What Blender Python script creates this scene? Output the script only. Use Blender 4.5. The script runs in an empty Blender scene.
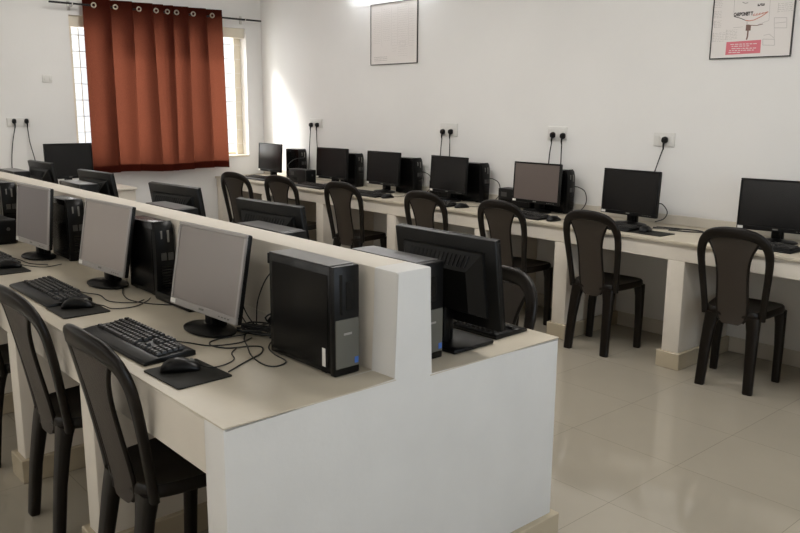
import bpy, bmesh, math, random
from mathutils import Vector, Matrix
random.seed(7)
S = bpy.context.scene
COL = S.collection
PI = math.pi
R_ = math.radians

# ------------------------------------------------------------------ materials
def nt(name):
    m = bpy.data.materials.new(name); m.use_nodes = True
    t = m.node_tree; b = t.nodes['Principled BSDF']
    return m, t, b

def mat(name, col, rough=.5, spec=.5, metal=0, var=0, vscale=8, bump=0, bscale=60, coat=0, emit=None, estr=0):
    m, t, b = nt(name)
    b.inputs['Base Color'].default_value = (*col, 1)
    b.inputs['Roughness'].default_value = rough
    b.inputs['Specular IOR Level'].default_value = spec
    b.inputs['Metallic'].default_value = metal
    b.inputs['Coat Weight'].default_value = coat
    tc = t.nodes.new('ShaderNodeTexCoord')
    if var:
        n = t.nodes.new('ShaderNodeTexNoise'); n.inputs['Scale'].default_value = vscale; n.inputs['Detail'].default_value = 5
        t.links.new(tc.outputs['Object'], n.inputs['Vector'])
        r = t.nodes.new('ShaderNodeMapRange'); r.inputs['From Min'].default_value = .3; r.inputs['From Max'].default_value = .7
        r.inputs['To Min'].default_value = 1 - var; r.inputs['To Max'].default_value = 1 + var
        t.links.new(n.outputs['Fac'], r.inputs['Value'])
        h = t.nodes.new('ShaderNodeHueSaturation'); h.inputs['Color'].default_value = (*col, 1)
        t.links.new(r.outputs['Result'], h.inputs['Value']); t.links.new(h.outputs['Color'], b.inputs['Base Color'])
    if bump:
        n = t.nodes.new('ShaderNodeTexNoise'); n.inputs['Scale'].default_value = bscale; n.inputs['Detail'].default_value = 4
        t.links.new(tc.outputs['Object'], n.inputs['Vector'])
        bp = t.nodes.new('ShaderNodeBump'); bp.inputs['Strength'].default_value = bump; bp.inputs['Distance'].default_value = .01
        t.links.new(n.outputs['Fac'], bp.inputs['Height']); t.links.new(bp.outputs['Normal'], b.inputs['Normal'])
    if emit:
        b.inputs['Emission Color'].default_value = (*emit, 1); b.inputs['Emission Strength'].default_value = estr
    return m

M = {}
M['wall'] = mat('wall_paint', (.735, .725, .708), .75, .25, var=.02, vscale=2, bump=.06, bscale=40)
M['ceil'] = mat('ceiling_paint', (.78, .77, .75), .85, .2)
M['masonry'] = mat('desk_plaster', (.64, .59, .515), .7, .3, var=.035, vscale=5, bump=.12, bscale=25)
M['endplaster'] = mat('pale_end_plaster', (.665, .655, .635), .7, .3, var=.03, vscale=5, bump=.1, bscale=25)  # paler and more neutral than the desk plaster
M['stone'] = mat('desk_stone', (.505, .452, .36), .38, .45, var=.06, vscale=7)
M['tileskirt'] = mat('skirting_tile', (.44, .375, .27), .25, .5, var=.05, vscale=6)
M['skirtwall'] = mat('wall_skirting', (.56, .52, .45), .45, .4, var=.04, vscale=6)
M['plastic'] = mat('chair_plastic', (.0068, .0046, .003), .34, .24, var=.08, vscale=12)
M['black'] = mat('black_plastic', (.0032, .0031, .0031), .34, .22)
M['blackm'] = mat('matte_black_plastic', (.004, .0038, .0036), .45, .24, bump=.05, bscale=300)
M['casemetal'] = mat('case_metal', (.0025, .0024, .0023), .25, .26, bump=.02, bscale=400)
M['casetop'] = mat('monitor_back_plastic', (.0042, .004, .0037), .4, .24, bump=.05, bscale=300)
M['silver'] = mat('silver_bezel', (.34, .32, .305), .35, .5, metal=.3)
M['darkgrey'] = mat('dark_grey_plastic', (.045, .043, .04), .4)
M['grey'] = mat('grey_plastic', (.16, .155, .14), .5, .5, bump=.05, bscale=500)
M['pcpanel'] = mat('pc_silver_panel', (.12, .118, .10), .45, .5, metal=.3, bump=.08, bscale=300)
M['screen'] = mat('screen_glass', (.006, .0055, .0055), .24, .4)
M['screen_grey'] = mat('screen_reflection', (.215, .185, .171), .3, .9)  # reflected room light painted into the base colour
M['screen_bright'] = mat('screen_reflection_pale', (.31, .268, .243), .3, .9)  # same kind of screen, stronger reflection painted in
M['screen_mauve'] = mat('screen_reflection_mauve', (.14, .12, .125), .3, .9)  # same kind of screen, weaker mauve reflection painted in
M['screen_lit'] = mat('screen_reflection_brownish', (.12, .095, .085), .3, .6)  # brownish reflection painted into the colour; gives off no light
M['casesheen'] = mat('case_top_sheen', (.085, .082, .080), .3, .55, var=.12, vscale=30)  # grazing reflection on the case tops, painted as a lighter grey
M['key'] = mat('keycap', (.011, .010, .0092), .42, .5)
M['legend'] = mat('key_legend', (.26, .24, .22), .5)
M['plate'] = mat('socket_plastic', (.64, .628, .60), .45, .4)
M['white'] = mat('white_plastic', (.75, .74, .71), .4, .5)
M['sticker'] = mat('sticker_paper', (.72, .70, .66), .6)
M['blue'] = mat('blue_badge', (.05, .14, .48), .35)
M['cord'] = mat('cable_rubber', (.010, .010, .010), .5)
M['steel'] = mat('steel', (.55, .53, .5), .3, metal=1)
M['brass'] = mat('eyelet_metal', (.42, .36, .28), .35, metal=.9)
M['rod'] = mat('rod_metal', (.02, .02, .02), .35, metal=.5)
M['cream'] = mat('window_frame_paint', (.72, .66, .54), .5, .4, var=.03)
M['ironbar'] = mat('grille_paint', (.80, .77, .70), .5)
M['paper'] = mat('poster_paper', (.70, .665, .64), .35, .5)
M['paperpink'] = mat('poster_pink', (.62, .15, .19), .4)
M['ink'] = mat('poster_ink', (.05, .04, .04), .5)
M['inkgrey'] = mat('poster_grey_ink', (.38, .36, .34), .5)
M['inkred'] = mat('poster_red_ink', (.55, .22, .16), .5)
M['inkbrown'] = mat('poster_brown_ink', (.16, .09, .07), .5)
M['frame'] = mat('poster_frame', (.03, .027, .025), .4)
M['pad'] = mat('mousepad_cloth', (.012, .0112, .0085), .7, .3, var=.25, vscale=40)
M['tube_on'] = mat('tube_glow_wall', (.9, .9, .9), .4, emit=(.93, .96, 1), estr=38)
M['tube'] = mat('tube_glow', (.9, .9, .9), .4, emit=(.93, .96, 1), estr=9)

def woven():
    m, t, b = nt('chair_woven_plastic')
    b.inputs['Roughness'].default_value = .42; b.inputs['Specular IOR Level'].default_value = .6
    tc = t.nodes.new('ShaderNodeTexCoord'); mp = t.nodes.new('ShaderNodeMapping')
    t.links.new(tc.outputs['Object'], mp.inputs['Vector'])
    mp.inputs['Rotation'].default_value = (0, R_(45), 0)
    ws = []
    for d in ('X', 'Z'):
        w = t.nodes.new('ShaderNodeTexWave'); w.wave_type = 'BANDS'; w.bands_direction = d
        w.inputs['Scale'].default_value = 55; w.inputs['Distortion'].default_value = .3
        t.links.new(mp.outputs['Vector'], w.inputs['Vector']); ws.append(w)
    mx = t.nodes.new('ShaderNodeMath'); mx.operation = 'MAXIMUM'
    t.links.new(ws[0].outputs['Fac'], mx.inputs[0]); t.links.new(ws[1].outputs['Fac'], mx.inputs[1])
    cr = t.nodes.new('ShaderNodeValToRGB')
    cr.color_ramp.elements[0].color = (.0135, .0092, .0062, 1); cr.color_ramp.elements[1].color = (.031, .021, .014, 1)
    t.links.new(mx.outputs[0], cr.inputs['Fac']); t.links.new(cr.outputs['Color'], b.inputs['Base Color'])
    bp = t.nodes.new('ShaderNodeBump'); bp.inputs['Strength'].default_value = .35; bp.inputs['Distance'].default_value = .002
    t.links.new(mx.outputs[0], bp.inputs['Height']); t.links.new(bp.outputs['Normal'], b.inputs['Normal'])
    return m
M['woven'] = woven()

def floor_mat():
    m, t, b = nt('floor_tiles')
    g = t.nodes.new('ShaderNodeNewGeometry'); mp = t.nodes.new('ShaderNodeMapping')
    mp.inputs['Location'].default_value = (.01 + .535 * 40, -1.1 + .495 * 40, 0)
    t.links.new(g.outputs['Position'], mp.inputs['Vector'])
    br = t.nodes.new('ShaderNodeTexBrick'); br.offset = 0; br.squash = 1
    br.inputs['Scale'].default_value = 1; br.inputs['Brick Width'].default_value = .535; br.inputs['Row Height'].default_value = .495
    br.inputs['Mortar Size'].default_value = .0012; br.inputs['Mortar Smooth'].default_value = .3
    br.inputs['Color1'].default_value = (.335, .300, .240, 1); br.inputs['Color2'].default_value = (.35, .313, .250, 1)
    br.inputs['Mortar'].default_value = (.20, .172, .13, 1)
    t.links.new(mp.outputs['Vector'], br.inputs['Vector'])
    n = t.nodes.new('ShaderNodeTexNoise'); n.inputs['Scale'].default_value = 3; n.inputs['Detail'].default_value = 6
    t.links.new(g.outputs['Position'], n.inputs['Vector'])
    r = t.nodes.new('ShaderNodeMapRange'); r.inputs['To Min'].default_value = .93; r.inputs['To Max'].default_value = 1.07
    t.links.new(n.outputs['Fac'], r.inputs['Value'])
    h = t.nodes.new('ShaderNodeHueSaturation')
    t.links.new(br.outputs['Color'], h.inputs['Color']); t.links.new(r.outputs['Result'], h.inputs['Value'])
    t.links.new(h.outputs['Color'], b.inputs['Base Color'])
    b.inputs['Roughness'].default_value = .07; b.inputs['Specular IOR Level'].default_value = .5
    return m
M['floor'] = floor_mat()

def curtain_mat():
    m, t, b = nt('curtain_cloth')
    tc = t.nodes.new('ShaderNodeTexCoord')
    n = t.nodes.new('ShaderNodeTexNoise'); n.inputs['Scale'].default_value = 220; n.inputs['Detail'].default_value = 3
    t.links.new(tc.outputs['Object'], n.inputs['Vector'])
    cr = t.nodes.new('ShaderNodeValToRGB')
    cr.color_ramp.elements[0].position = .3; cr.color_ramp.elements[1].position = .7
    cr.color_ramp.elements[0].color = (.042, .0075, .0050, 1); cr.color_ramp.elements[1].color = (.070, .0145, .0090, 1)
    t.links.new(n.outputs['Fac'], cr.inputs['Fac'])
    d = t.nodes.new('ShaderNodeBsdfDiffuse'); tr = t.nodes.new('ShaderNodeBsdfTranslucent')
    t.links.new(cr.outputs['Color'], d.inputs['Color'])
    c2 = t.nodes.new('ShaderNodeValToRGB'); c2.color_ramp.elements[0].position = .3; c2.color_ramp.elements[1].position = .7
    c2.color_ramp.elements[0].color = (.105, .031, .017, 1); c2.color_ramp.elements[1].color = (.17, .052, .029, 1)
    t.links.new(n.outputs['Fac'], c2.inputs['Fac']); t.links.new(c2.outputs['Color'], tr.inputs['Color'])
    mx = t.nodes.new('ShaderNodeMixShader'); mx.inputs[0].default_value = .45
    t.links.new(d.outputs[0], mx.inputs[1]); t.links.new(tr.outputs[0], mx.inputs[2])
    t.links.new(mx.outputs[0], t.nodes['Material Output'].inputs['Surface'])
    return m
M['curtain'] = curtain_mat()

def glass_mat():
    m, t, b = nt('window_glass')
    tr = t.nodes.new('ShaderNodeBsdfTransparent'); gl = t.nodes.new('ShaderNodeBsdfGlossy'); gl.inputs['Roughness'].default_value = .02
    mx = t.nodes.new('ShaderNodeMixShader'); mx.inputs[0].default_value = .06
    t.links.new(tr.outputs[0], mx.inputs[1]); t.links.new(gl.outputs[0], mx.inputs[2])
    t.links.new(mx.outputs[0], t.nodes['Material Output'].inputs['Surface'])
    return m
M['glass'] = glass_mat()

# ------------------------------------------------------------------ mesh helpers
def bx(bm, x0, x1, y0, y1, z0, z1, bev=0, seg=2, mtx=None):
    vs = [bm.verts.new((x, y, z)) for x in (x0, x1) for y in (y0, y1) for z in (z0, z1)]
    fs = [bm.faces.new([vs[i] for i in q]) for q in ((0, 1, 3, 2), (4, 6, 7, 5), (0, 4, 5, 1), (2, 3, 7, 6), (0, 2, 6, 4), (1, 5, 7, 3))]
    if bev:
        es = list({e for f in fs for e in f.edges})
        r = bmesh.ops.bevel(bm, geom=es, offset=bev, segments=seg, affect='EDGES', profile=.5)
        vs = list({v for f in r['faces'] for v in f.verts} | {v for v in vs if v.is_valid})
    if mtx is not None:
        for v in vs: v.co = mtx @ v.co
    return vs

def loft(bm, rings, cap0=True, cap1=True, close=True):
    rv = [[bm.verts.new(p) for p in r] for r in rings]
    n = len(rv[0])
    for a, b in zip(rv[:-1], rv[1:]):
        for i in range(n if close else n - 1):
            j = (i + 1) % n
            bm.faces.new((a[i], a[j], b[j], b[i]))
    if cap0: bm.faces.new(rv[0][::-1])
    if cap1: bm.faces.new(rv[-1])
    return rv

def rrect(hw, hd, n=3, k=.45):
    """rounded rectangle outline in 2D, half sizes hw hd"""
    r = min(hw, hd) * k; out = []
    for cx, cy, a in ((hw - r, hd - r, 0), (-hw + r, hd - r, 90), (-hw + r, -hd + r, 180), (hw - r, -hd + r, 270)):
        for i in range(n + 1):
            t = R_(a + 90 * i / n); out.append((cx + r * math.cos(t), cy + r * math.sin(t)))
    return out

def smooth_path(pts, sub=6):
    """catmull-rom"""
    P = [Vector(p) for p in pts]; out = []
    for i in range(len(P) - 1):
        p0 = P[i - 1] if i else P[i] * 2 - P[i + 1]
        p1, p2 = P[i], P[i + 1]
        p3 = P[i + 2] if i + 2 < len(P) else P[i + 1] * 2 - P[i]
        for k in range(sub):
            t = k / sub
            out.append(.5 * ((2 * p1) + (p2 - p0) * t + (2 * p0 - 5 * p1 + 4 * p2 - p3) * t * t + (3 * p1 - p0 - 3 * p2 + p3) * t ** 3))
    out.append(P[-1]); return out

def tube(bm, pts, r, seg=8, sub=6):
    path = smooth_path(pts, sub) if sub else [Vector(p) for p in pts]
    rings = []; up = None
    for i, p in enumerate(path):
        tg = (path[min(i + 1, len(path) - 1)] - path[max(i - 1, 0)])
        if tg.length < 1e-9: tg = Vector((0, 0, 1))
        tg.normalize()
        if up is None: up = tg.orthogonal().normalized()
        up = (up - tg * up.dot(tg))
        if up.length < 1e-6: up = tg.orthogonal()
        up.normalize(); s = tg.cross(up)
        rr = r(i / (len(path) - 1)) if callable(r) else r
        rings.append([p + up * rr * math.cos(a) + s * rr * math.sin(a) for a in (2 * PI * k / seg for k in range(seg))])
    loft(bm, rings)

def lathe(bm, prof, seg=32, c=(0, 0, 0), sx=1, sy=1):
    loft(bm, [[(c[0] + r * sx * math.cos(2 * PI * k / seg), c[1] + r * sy * math.sin(2 * PI * k / seg), c[2] + z) for k in range(seg)] for r, z in prof])

def prism(bm, poly, axis, a0, a1, bev=0):
    """poly = 2D outline; axis 'x': (y,z) extruded in x, 'y': (x,z), 'z': (x,y)"""
    f = {'x': lambda u, v, a: (a, u, v), 'y': lambda u, v, a: (u, a, v), 'z': lambda u, v, a: (u, v, a)}[axis]
    rv = loft(bm, [[f(u, v, a0) for u, v in poly], [f(u, v, a1) for u, v in poly]])
    if bev:
        es = list({e for r in rv for v in r for e in v.link_edges})
        bmesh.ops.bevel(bm, geom=es, offset=bev, segments=2, affect='EDGES', profile=.5)

def obj(name, bm, material, parent=None, smooth=None, loc=None):
    bmesh.ops.recalc_face_normals(bm, faces=bm.faces)
    me = bpy.data.meshes.new(name); bm.to_mesh(me); bm.free()
    me.materials.append(M[material])
    if smooth is not None:
        me.polygons.foreach_set('use_smooth', [True] * len(me.polygons))
        me.set_sharp_from_angle(angle=R_(smooth))
    o = bpy.data.objects.new(name, me); COL.objects.link(o)
    if parent: o.parent = parent
    if loc: o.location = loc
    return o

def B(): return bmesh.new()

def tag(o, label=None, cat=None, group=None, kind=None):
    if label: o['label'] = label
    if cat: o['category'] = cat
    if group: o['group'] = group
    if kind: o['kind'] = kind
    return o

def thing(name, label, cat, loc=(0, 0, 0), rz=0, group=None):
    o = bpy.data.objects.new(name, None); COL.objects.link(o)
    o.empty_display_size = .1; o.location = loc; o.rotation_euler = (0, 0, rz)
    return tag(o, label, cat, group)

def struct(name, bm, material, parent=None, smooth=None):
    o = obj(name, bm, material, parent, smooth)
    if not parent: o['kind'] = 'structure'
    return o

def dup(root, loc, rz, label, group=None):
    r = root.copy(); COL.objects.link(r); r.location = loc; r.rotation_euler = (0, 0, rz); r['label'] = label
    if group: r['group'] = group
    for ch in list(root.children):
        c = ch.copy(); COL.objects.link(c); c.parent = r
        for g in list(ch.children):
            d = g.copy(); COL.objects.link(d); d.parent = c
    return r

# ------------------------------------------------------------------ dimensions
XW, YW, XE, YS, ZC = -6.08, 3.36, 3.2, -3.6, 2.95      # room inside faces
T = .22
H = .75

# ------------------------------------------------------------------ room shell
bm = B(); bx(bm, XW - T, XE + T, YS - T, YW + T, -.1, 0); struct('floor', bm, 'floor')
bm = B(); bx(bm, XW - T, XE + T, YS - T, YW + T, ZC, ZC + .1); struct('ceiling', bm, 'ceil')
bm = B(); bx(bm, XW - T, XE + T, YW, YW + T, 0, ZC); struct('wall_right', bm, 'wall')

def wall_openings(name, along, a0, a1, n0, n1, ops, mname='wall'):
    """wall along axis x or y with window openings [(a0,a1,z0,z1)]"""
    bm = B()
    def b(u0, u1, z0, z1):
        if along == 'y': bx(bm, n0, n1, u0, u1, z0, z1)
        else: bx(bm, u0, u1, n0, n1, z0, z1)
    cur = a0
    for (u0, u1, z0, z1) in ops:
        b(cur, u0, 0, ZC); b(u0, u1, 0, z0); b(u0, u1, z1, ZC); cur = u1
    b(cur, a1, 0, ZC)
    return struct(name, bm, mname)

WY0, WY1, WZ0, WZ1 = 1.335, 3.17, .942, 2.283
wall_openings('wall_left', 'y', YS, YW, XW - T, XW, [(WY0, WY1, WZ0, WZ1)])
FW = [(-5.4, -3.9, .9, 2.25), (-3.3, -1.8, .9, 2.25), (-1.2, .3, .9, 2.25), (.9, 2.4, .9, 2.25)]
wall_openings('wall_front', 'x', XW - T, XE + T, YS - T, YS, FW)
BW = [(-.9, 2.0, .9, 2.25)]
wall_openings('wall_back', 'y', YS, YW, XE, XE + T, BW)

def window(name, plane, along, u0, u1, z0, z1, nbar=0, grille=False):
    """painted frame + panes (+ iron grille) set in an opening; plane = coordinate of frame centre"""
    def b(bm, a0, a1, c0, c1, d=.03):
        if along == 'y': bx(bm, plane - d, plane + d, a0, a1, c0, c1, .004, 1)
        else: bx(bm, a0, a1, plane - d, plane + d, c0, c1, .004, 1)
    w = .05
    bm = B()
    b(bm, u0, u1, z0, z0 + w); b(bm, u0, u1, z1 - w, z1); b(bm, u0, u0 + w, z0 + w, z1 - w); b(bm, u1 - w, u1, z0 + w, z1 - w)
    for i in range(1, nbar + 1):
        c = u0 + (u1 - u0) * i / (nbar + 1); b(bm, c - w / 2, c + w / 2, z0 + w, z1 - w)
    fr = struct(name, bm, 'cream'); fr['kind'] = 'structure'
    bm = B()
    if along == 'y': bx(bm, plane - .003, plane + .003, u0 + w, u1 - w, z0 + w, z1 - w)
    else: bx(bm, u0 + w, u1 - w, plane - .003, plane + .003, z0 + w, z1 - w)
    obj('window_pane', bm, 'glass', fr)
    if grille:
        bm = B(); p = plane + .10
        zs = [z0 + w + .09 + .1475 * k for k in range(9) if z0 + w + .09 + .1475 * k < z1 - .12]
        for z in zs: bx(bm, p - .004, p + .004, u0 + w * .5, u1 - w * .5, z - .0033, z + .0033)
        k = u0 + .105
        while k < u1 - .06:
            bx(bm, p - .005, p + .005, k - .0033, k + .0033, z0 + .02, z1 - .02); k += .1475
        obj('window_grille', bm, 'ironbar', fr)
    return fr
w1 = window('window_1', XW - T + .05, 'y', WY0, WY1, WZ0, WZ1, 3, True)
# cream lining of the reveal: head box and right hand casing
bm = B()
bx(bm, XW - T + .08, XW - .03, WY0 + .001, WY1 - .001, WZ1 - .10, WZ1 - .001, .003, 1)
bx(bm, XW - T + .06, XW - .12, WY1 - .085, WY1 - .001, WZ0 + .02, WZ1 - .10, .003, 1)
bx(bm, XW - T + .08, XW - .06, WY0 + .001, WY0 + .04, WZ0 + .02, WZ1 - .10, .003, 1)
obj('window_casing', bm, 'cream', w1)
bm = B(); bx(bm, XW - T + .08, XW + .012, WY0 - .0, WY1 + .0, WZ0 - .0, WZ0 + .02, .004, 1); obj('window_sill', bm, 'cream', w1)
for i, (a, b_, z0, z1) in enumerate(FW): window('window_%d' % (i + 2), YS - T + .06, 'x', a, b_, z0, z1, 1)
window('window_6', XE + T - .06, 'y', BW[0][0], BW[0][1], .9, 2.25, 2)

# skirting at the foot of the walls
bm = B(); bx(bm, XW, XE, YW - .012, YW, 0, .095, .003, 1); struct('baseboard_right', bm, 'skirtwall')
bm = B(); bx(bm, XW, XW + .012, YS, YW - .012, 0, .095, .003, 1); struct('baseboard_left', bm, 'skirtwall')

# ------------------------------------------------------------------ masonry desks
def pillar(par, x0, x1, y0, y1, ztop, z0=0, sk=.0975):
    bm = B(); bx(bm, x0, x1, y0, y1, z0, ztop, .006, 2); p = obj('pillar', bm, 'masonry', par, 40)
    bm = B(); bx(bm, x0 - .02, x1 + .02, y0 - .02, y1, z0, sk, .003, 1); obj('skirting', bm, 'tileskirt', p)

isl = thing('computer_desk', 'double sided white masonry desk with raised partition in the middle of the room', 'desk', (0, 0, 0))
IX = -4.8
D1, TP, YF, ZP, HF = .534, .129, .7225, 1.051, .735
prof = [(-D1, .0), (-D1, H - .004), (0, H - .004), (0, ZP), (TP, ZP), (TP, HF - .004), (YF, HF - .004), (YF, .0)]
bm = B(); prism(bm, prof, 'x', -.1, 0, .006); obj('end_panel', bm, 'endplaster', isl, 40)
bm = B(); prism(bm, prof, 'x', IX, IX + .1, .006); obj('end_panel', bm, 'endplaster', isl, 40)
bm = B(); bx(bm, IX + .09, -.09, .0, TP, 0, ZP, .006, 2); obj('partition', bm, 'masonry', isl, 40)
bm = B(); bx(bm, IX, .001, -D1 - .001, .0, H - .0045, H, .0015, 1); obj('desk_top', bm, 'stone', isl, 40)
bm = B(); bx(bm, IX, .001, TP, YF + .001, HF - .0045, HF, .0015, 1); obj('desk_top', bm, 'stone', isl, 40)
bm = B(); bx(bm, IX, -.09, -D1, -D1 + .06, .60, H - .0042, .003, 1); obj('apron', bm, 'masonry', isl, 40)
bm = B(); bx(bm, IX, -.09, YF - .06, YF, .60, HF - .0042, .003, 1); obj('apron', bm, 'masonry', isl, 40)
bm = B(); bx(bm, IX, -.44, -.008, 0, H, H + .058, .004, 2); obj('cable_channel', bm, 'masonry', isl, 40)
for x in (-.90, -1.685, -2.52, -3.36, -4.2):
    pillar(isl, x - .05, x + .05, -D1, -.005, .601)
    pillar(isl, x - .05, x + .05, TP + .005, YF, .601)
bm = B(); bx(bm, IX, -.1, -.014, 0, 0, .0975, .003, 1); obj('skirting', bm, 'tileskirt', isl)
bm = B(); bx(bm, IX, -.1, TP, TP + .014, 0, .0975, .003, 1); obj('skirting', bm, 'tileskirt', isl)
bm = B(); bx(bm, -.105, .022, -D1 - .02, YF + .022, 0, .0975, .003, 1); obj('skirting', bm, 'tileskirt', isl)

YC = 2.761
cnt = thing('wall_counter', 'long white masonry counter along the wall with the framed posters', 'desk', (0, 0, 0))
CX1 = 2.2
bm = B(); bx(bm, XW + .002, CX1, YC - .014, YW - .002, H - .02, H, .004, 2); obj('counter_top', bm, 'stone', cnt, 40)
bm = B(); bx(bm, XW + .002, CX1 - .01, YC, YC + .07, .6355, H - .02, .004, 1); obj('apron', bm, 'masonry', cnt, 40)
bm = B(); bx(bm, XW + .002, CX1, YW - .016, YW - .002, H, H + .062, .003, 1); obj('splashback', bm, 'skirtwall', cnt, 40)
for x in (1.9, 1.02, .13, -.735, -1.545, -2.262, -3.232, -4.212, -5.125, -6.01):
    pillar(cnt, x - .054, x + .054, YC, YW - .014, .637)

wc = thing('wall_counter', 'short white masonry counter under the left part of the curtained window, carrying one monitor', 'desk', (0, 0, 0))
bm = B(); bx(bm, XW + .002, -5.44, -2.6, 1.62, H - .02, H, .004, 2); obj('counter_top', bm, 'masonry', wc, 40)
bm = B(); bx(bm, -5.53, -5.46, -2.59, 1.61, .6355, H - .02, .004, 1); obj('apron', bm, 'masonry', wc, 40)
for y in (1.55, .7, -.2, -1.1, -2.0):
    bm = B(); bx(bm, XW + .014, -5.46, y - .05, y + .05, 0, .637, .006, 2); p = obj('pillar', bm, 'masonry', wc, 40)
    bm = B(); bx(bm, XW + .014, -5.44, y - .07, y + .07, 0, .0975, .003, 1); obj('skirting', bm, 'tileskirt', p)

# ------------------------------------------------------------------ chair
def back_y(x, z):
    """surface of the backrest: raked, and hollow in plan so the middle lies further back than the sides"""
    t = max(0, (z - .40) / .50)
    return -.098 - .105 * t ** 1.1 - .038 * (1 - min(1, (x / .175) ** 2))

def make_chair(label, group):
    t = thing('plastic_chair', label, 'chair', group=group)
    bm = B(); N = 48
    def out(s, z, dy=0):
        r = []
        for k in range(N):
            a = 2 * PI * k / N; c, si = math.cos(a), math.sin(a)
            e = .42
            x = math.copysign(abs(c) ** e, c); y = math.copysign(abs(si) ** e, si)
            hw = .1725 + .022 * y
            r.append((x * hw * s, .040 + y * .176 * s + dy, z))
        return r
    loft(bm, [out(.95, .396), out(1.0, .400), out(1.01, .413), out(1.0, .43), out(.97, .438), out(.9, .436), out(.6, .428), out(.2, .425)])
    obj('seat', bm, 'plastic', t, 60)
    half = [(.150, .395), (.154, .45), (.162, .54), (.171, .63), (.176, .71), (.173, .762), (.157, .808), (.122, .842), (.068, .860), (0, .865)]
    pts = [(-x, back_y(x, z), z) for x, z in half] + [(x, back_y(x, z), z) for x, z in half[-2::-1]]
    path = smooth_path(pts, 4); rings = []
    n = len(path)
    for i, p in enumerate(path):
        tg = (path[min(i + 1, n - 1)] - path[max(i - 1, 0)]).normalized()
        yv = Vector((0, 1, 0)); s = tg.cross(yv).normalized(); w = s.cross(tg).normalized()
        k = math.sin(PI * i / (n - 1)); hw = .0175 + .0115 * k ** 3; hd = .0135
        rings.append([p + s * u + w * v for u, v in rrect(hw, hd, 2, .8)])
    loft(bm2 := B(), rings); obj('back_frame', bm2, 'plastic', t, 60)
    wz = [(.358, .040), (.372, .060), (.40, .074), (.47, .080), (.56, .078), (.65, .079), (.71, .086), (.755, .099), (.79, .115), (.815, .128), (.835, .130)]
    bm3 = B(); rings = []
    nx = 12
    for z, w in wz:
        xs = [-w + 2 * w * k / nx for k in range(nx + 1)]
        rings.append([(x, back_y(x, max(z, .40)) - .003, z) for x in xs] + [(x, back_y(x, max(z, .40)) + .008, z) for x in xs[::-1]])
    loft(bm3, rings); obj('back_panel', bm3, 'woven', t, 50)
    bm4 = B()
    for sg in (-1, 1):
        tube(bm4, [(sg * w, back_y(w, max(z, .40)) + .001, z) for z, w in wz[1:-1]], .0075, 8, 3)
    obj('panel_rim', bm4, 'plastic', t, 60)
    for sx in (-1, 1):
        for top, foot, rear in (((sx * .120, -.112), (sx * .130, -.163), 1), ((sx * .166, .178), (sx * .173, .160), 0)):
            bm5 = B(); rings = []
            for z, hw, hd in ((.0, .0205, .0165), (.008, .0215, .0175), (.2, .0235, .019), (.33, .027, .021), (.38, .031, .024), (.408, .035, .028)):
                f = (z / .41) ** 1.3
                if rear: hw = hw * 1.2
                cx = foot[0] * (1 - f) + top[0] * f; cy = foot[1] * (1 - f) + top[1] * f
                inx = max(0, hw - .0235) * -sx * .9; iny = max(0, hd - .019) * (1 if rear else -1) * .9
                rings.append([(cx + inx + u, cy + iny + v, z) for u, v in rrect(hw, hd, 2, .6)])
            loft(bm5, rings); obj('leg', bm5, 'plastic', t, 50)
    return t

ch_spots = [
    ((-.365, 2.815, 0), 7, 'brown plastic chair with woven back, by itself nearest the right edge of the wall counter', 'wall'),
    ((-1.24, 2.80, 0), 4, 'brown plastic chair at the wall counter before the monitor with a mouse pad beside it', 'wall'),
    ((-1.94, 2.775, 0), 5, 'brown plastic chair at the wall counter in front of the brownish lit screen', 'wall'),
    ((-2.68, 2.765, 0), 8, 'fourth brown plastic chair from the right along the wall counter', 'wall'),
    ((-3.635, 2.725, 0), 13, 'brown plastic chair at the wall counter, third from the curtained window', 'wall'),
    ((-4.42, 2.64, 0), 13, 'second brown plastic chair from the curtained window along the wall counter', 'wall'),
    ((-4.97, 2.51, 0), 13, 'brown plastic chair at the wall counter nearest the curtained window', 'wall'),
    ((-.575, -.425, 0), 1.5, 'large brown plastic chair in the foreground at the desk corner, tucked under the desk', 'desk'),
    ((-1.225, -.43, 0), 1, 'brown plastic chair at the near desk, second from the desk corner', 'desk'),
    ((-1.985, -.43, 0), 0, 'brown plastic chair at the near desk, cut off by the left edge', 'desk'),
    ((-.39, .668, 0), 180, 'glossy brown plastic chair behind the desk end, its rounded back beside the monitor back', 'far'),
]
GR = {'wall': 'chairs along the wall counter', 'desk': 'chairs at the near side of the desk', 'far': None}
proto = None
for loc, a, lab, g in ch_spots:
    if proto is None:
        proto = make_chair(lab, GR[g]); proto.location = loc; proto.rotation_euler = (0, 0, R_(a))
    else:
        c = dup(proto, loc, R_(a), lab, GR[g])
        if GR[g] is None and 'group' in c: del c['group']

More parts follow.
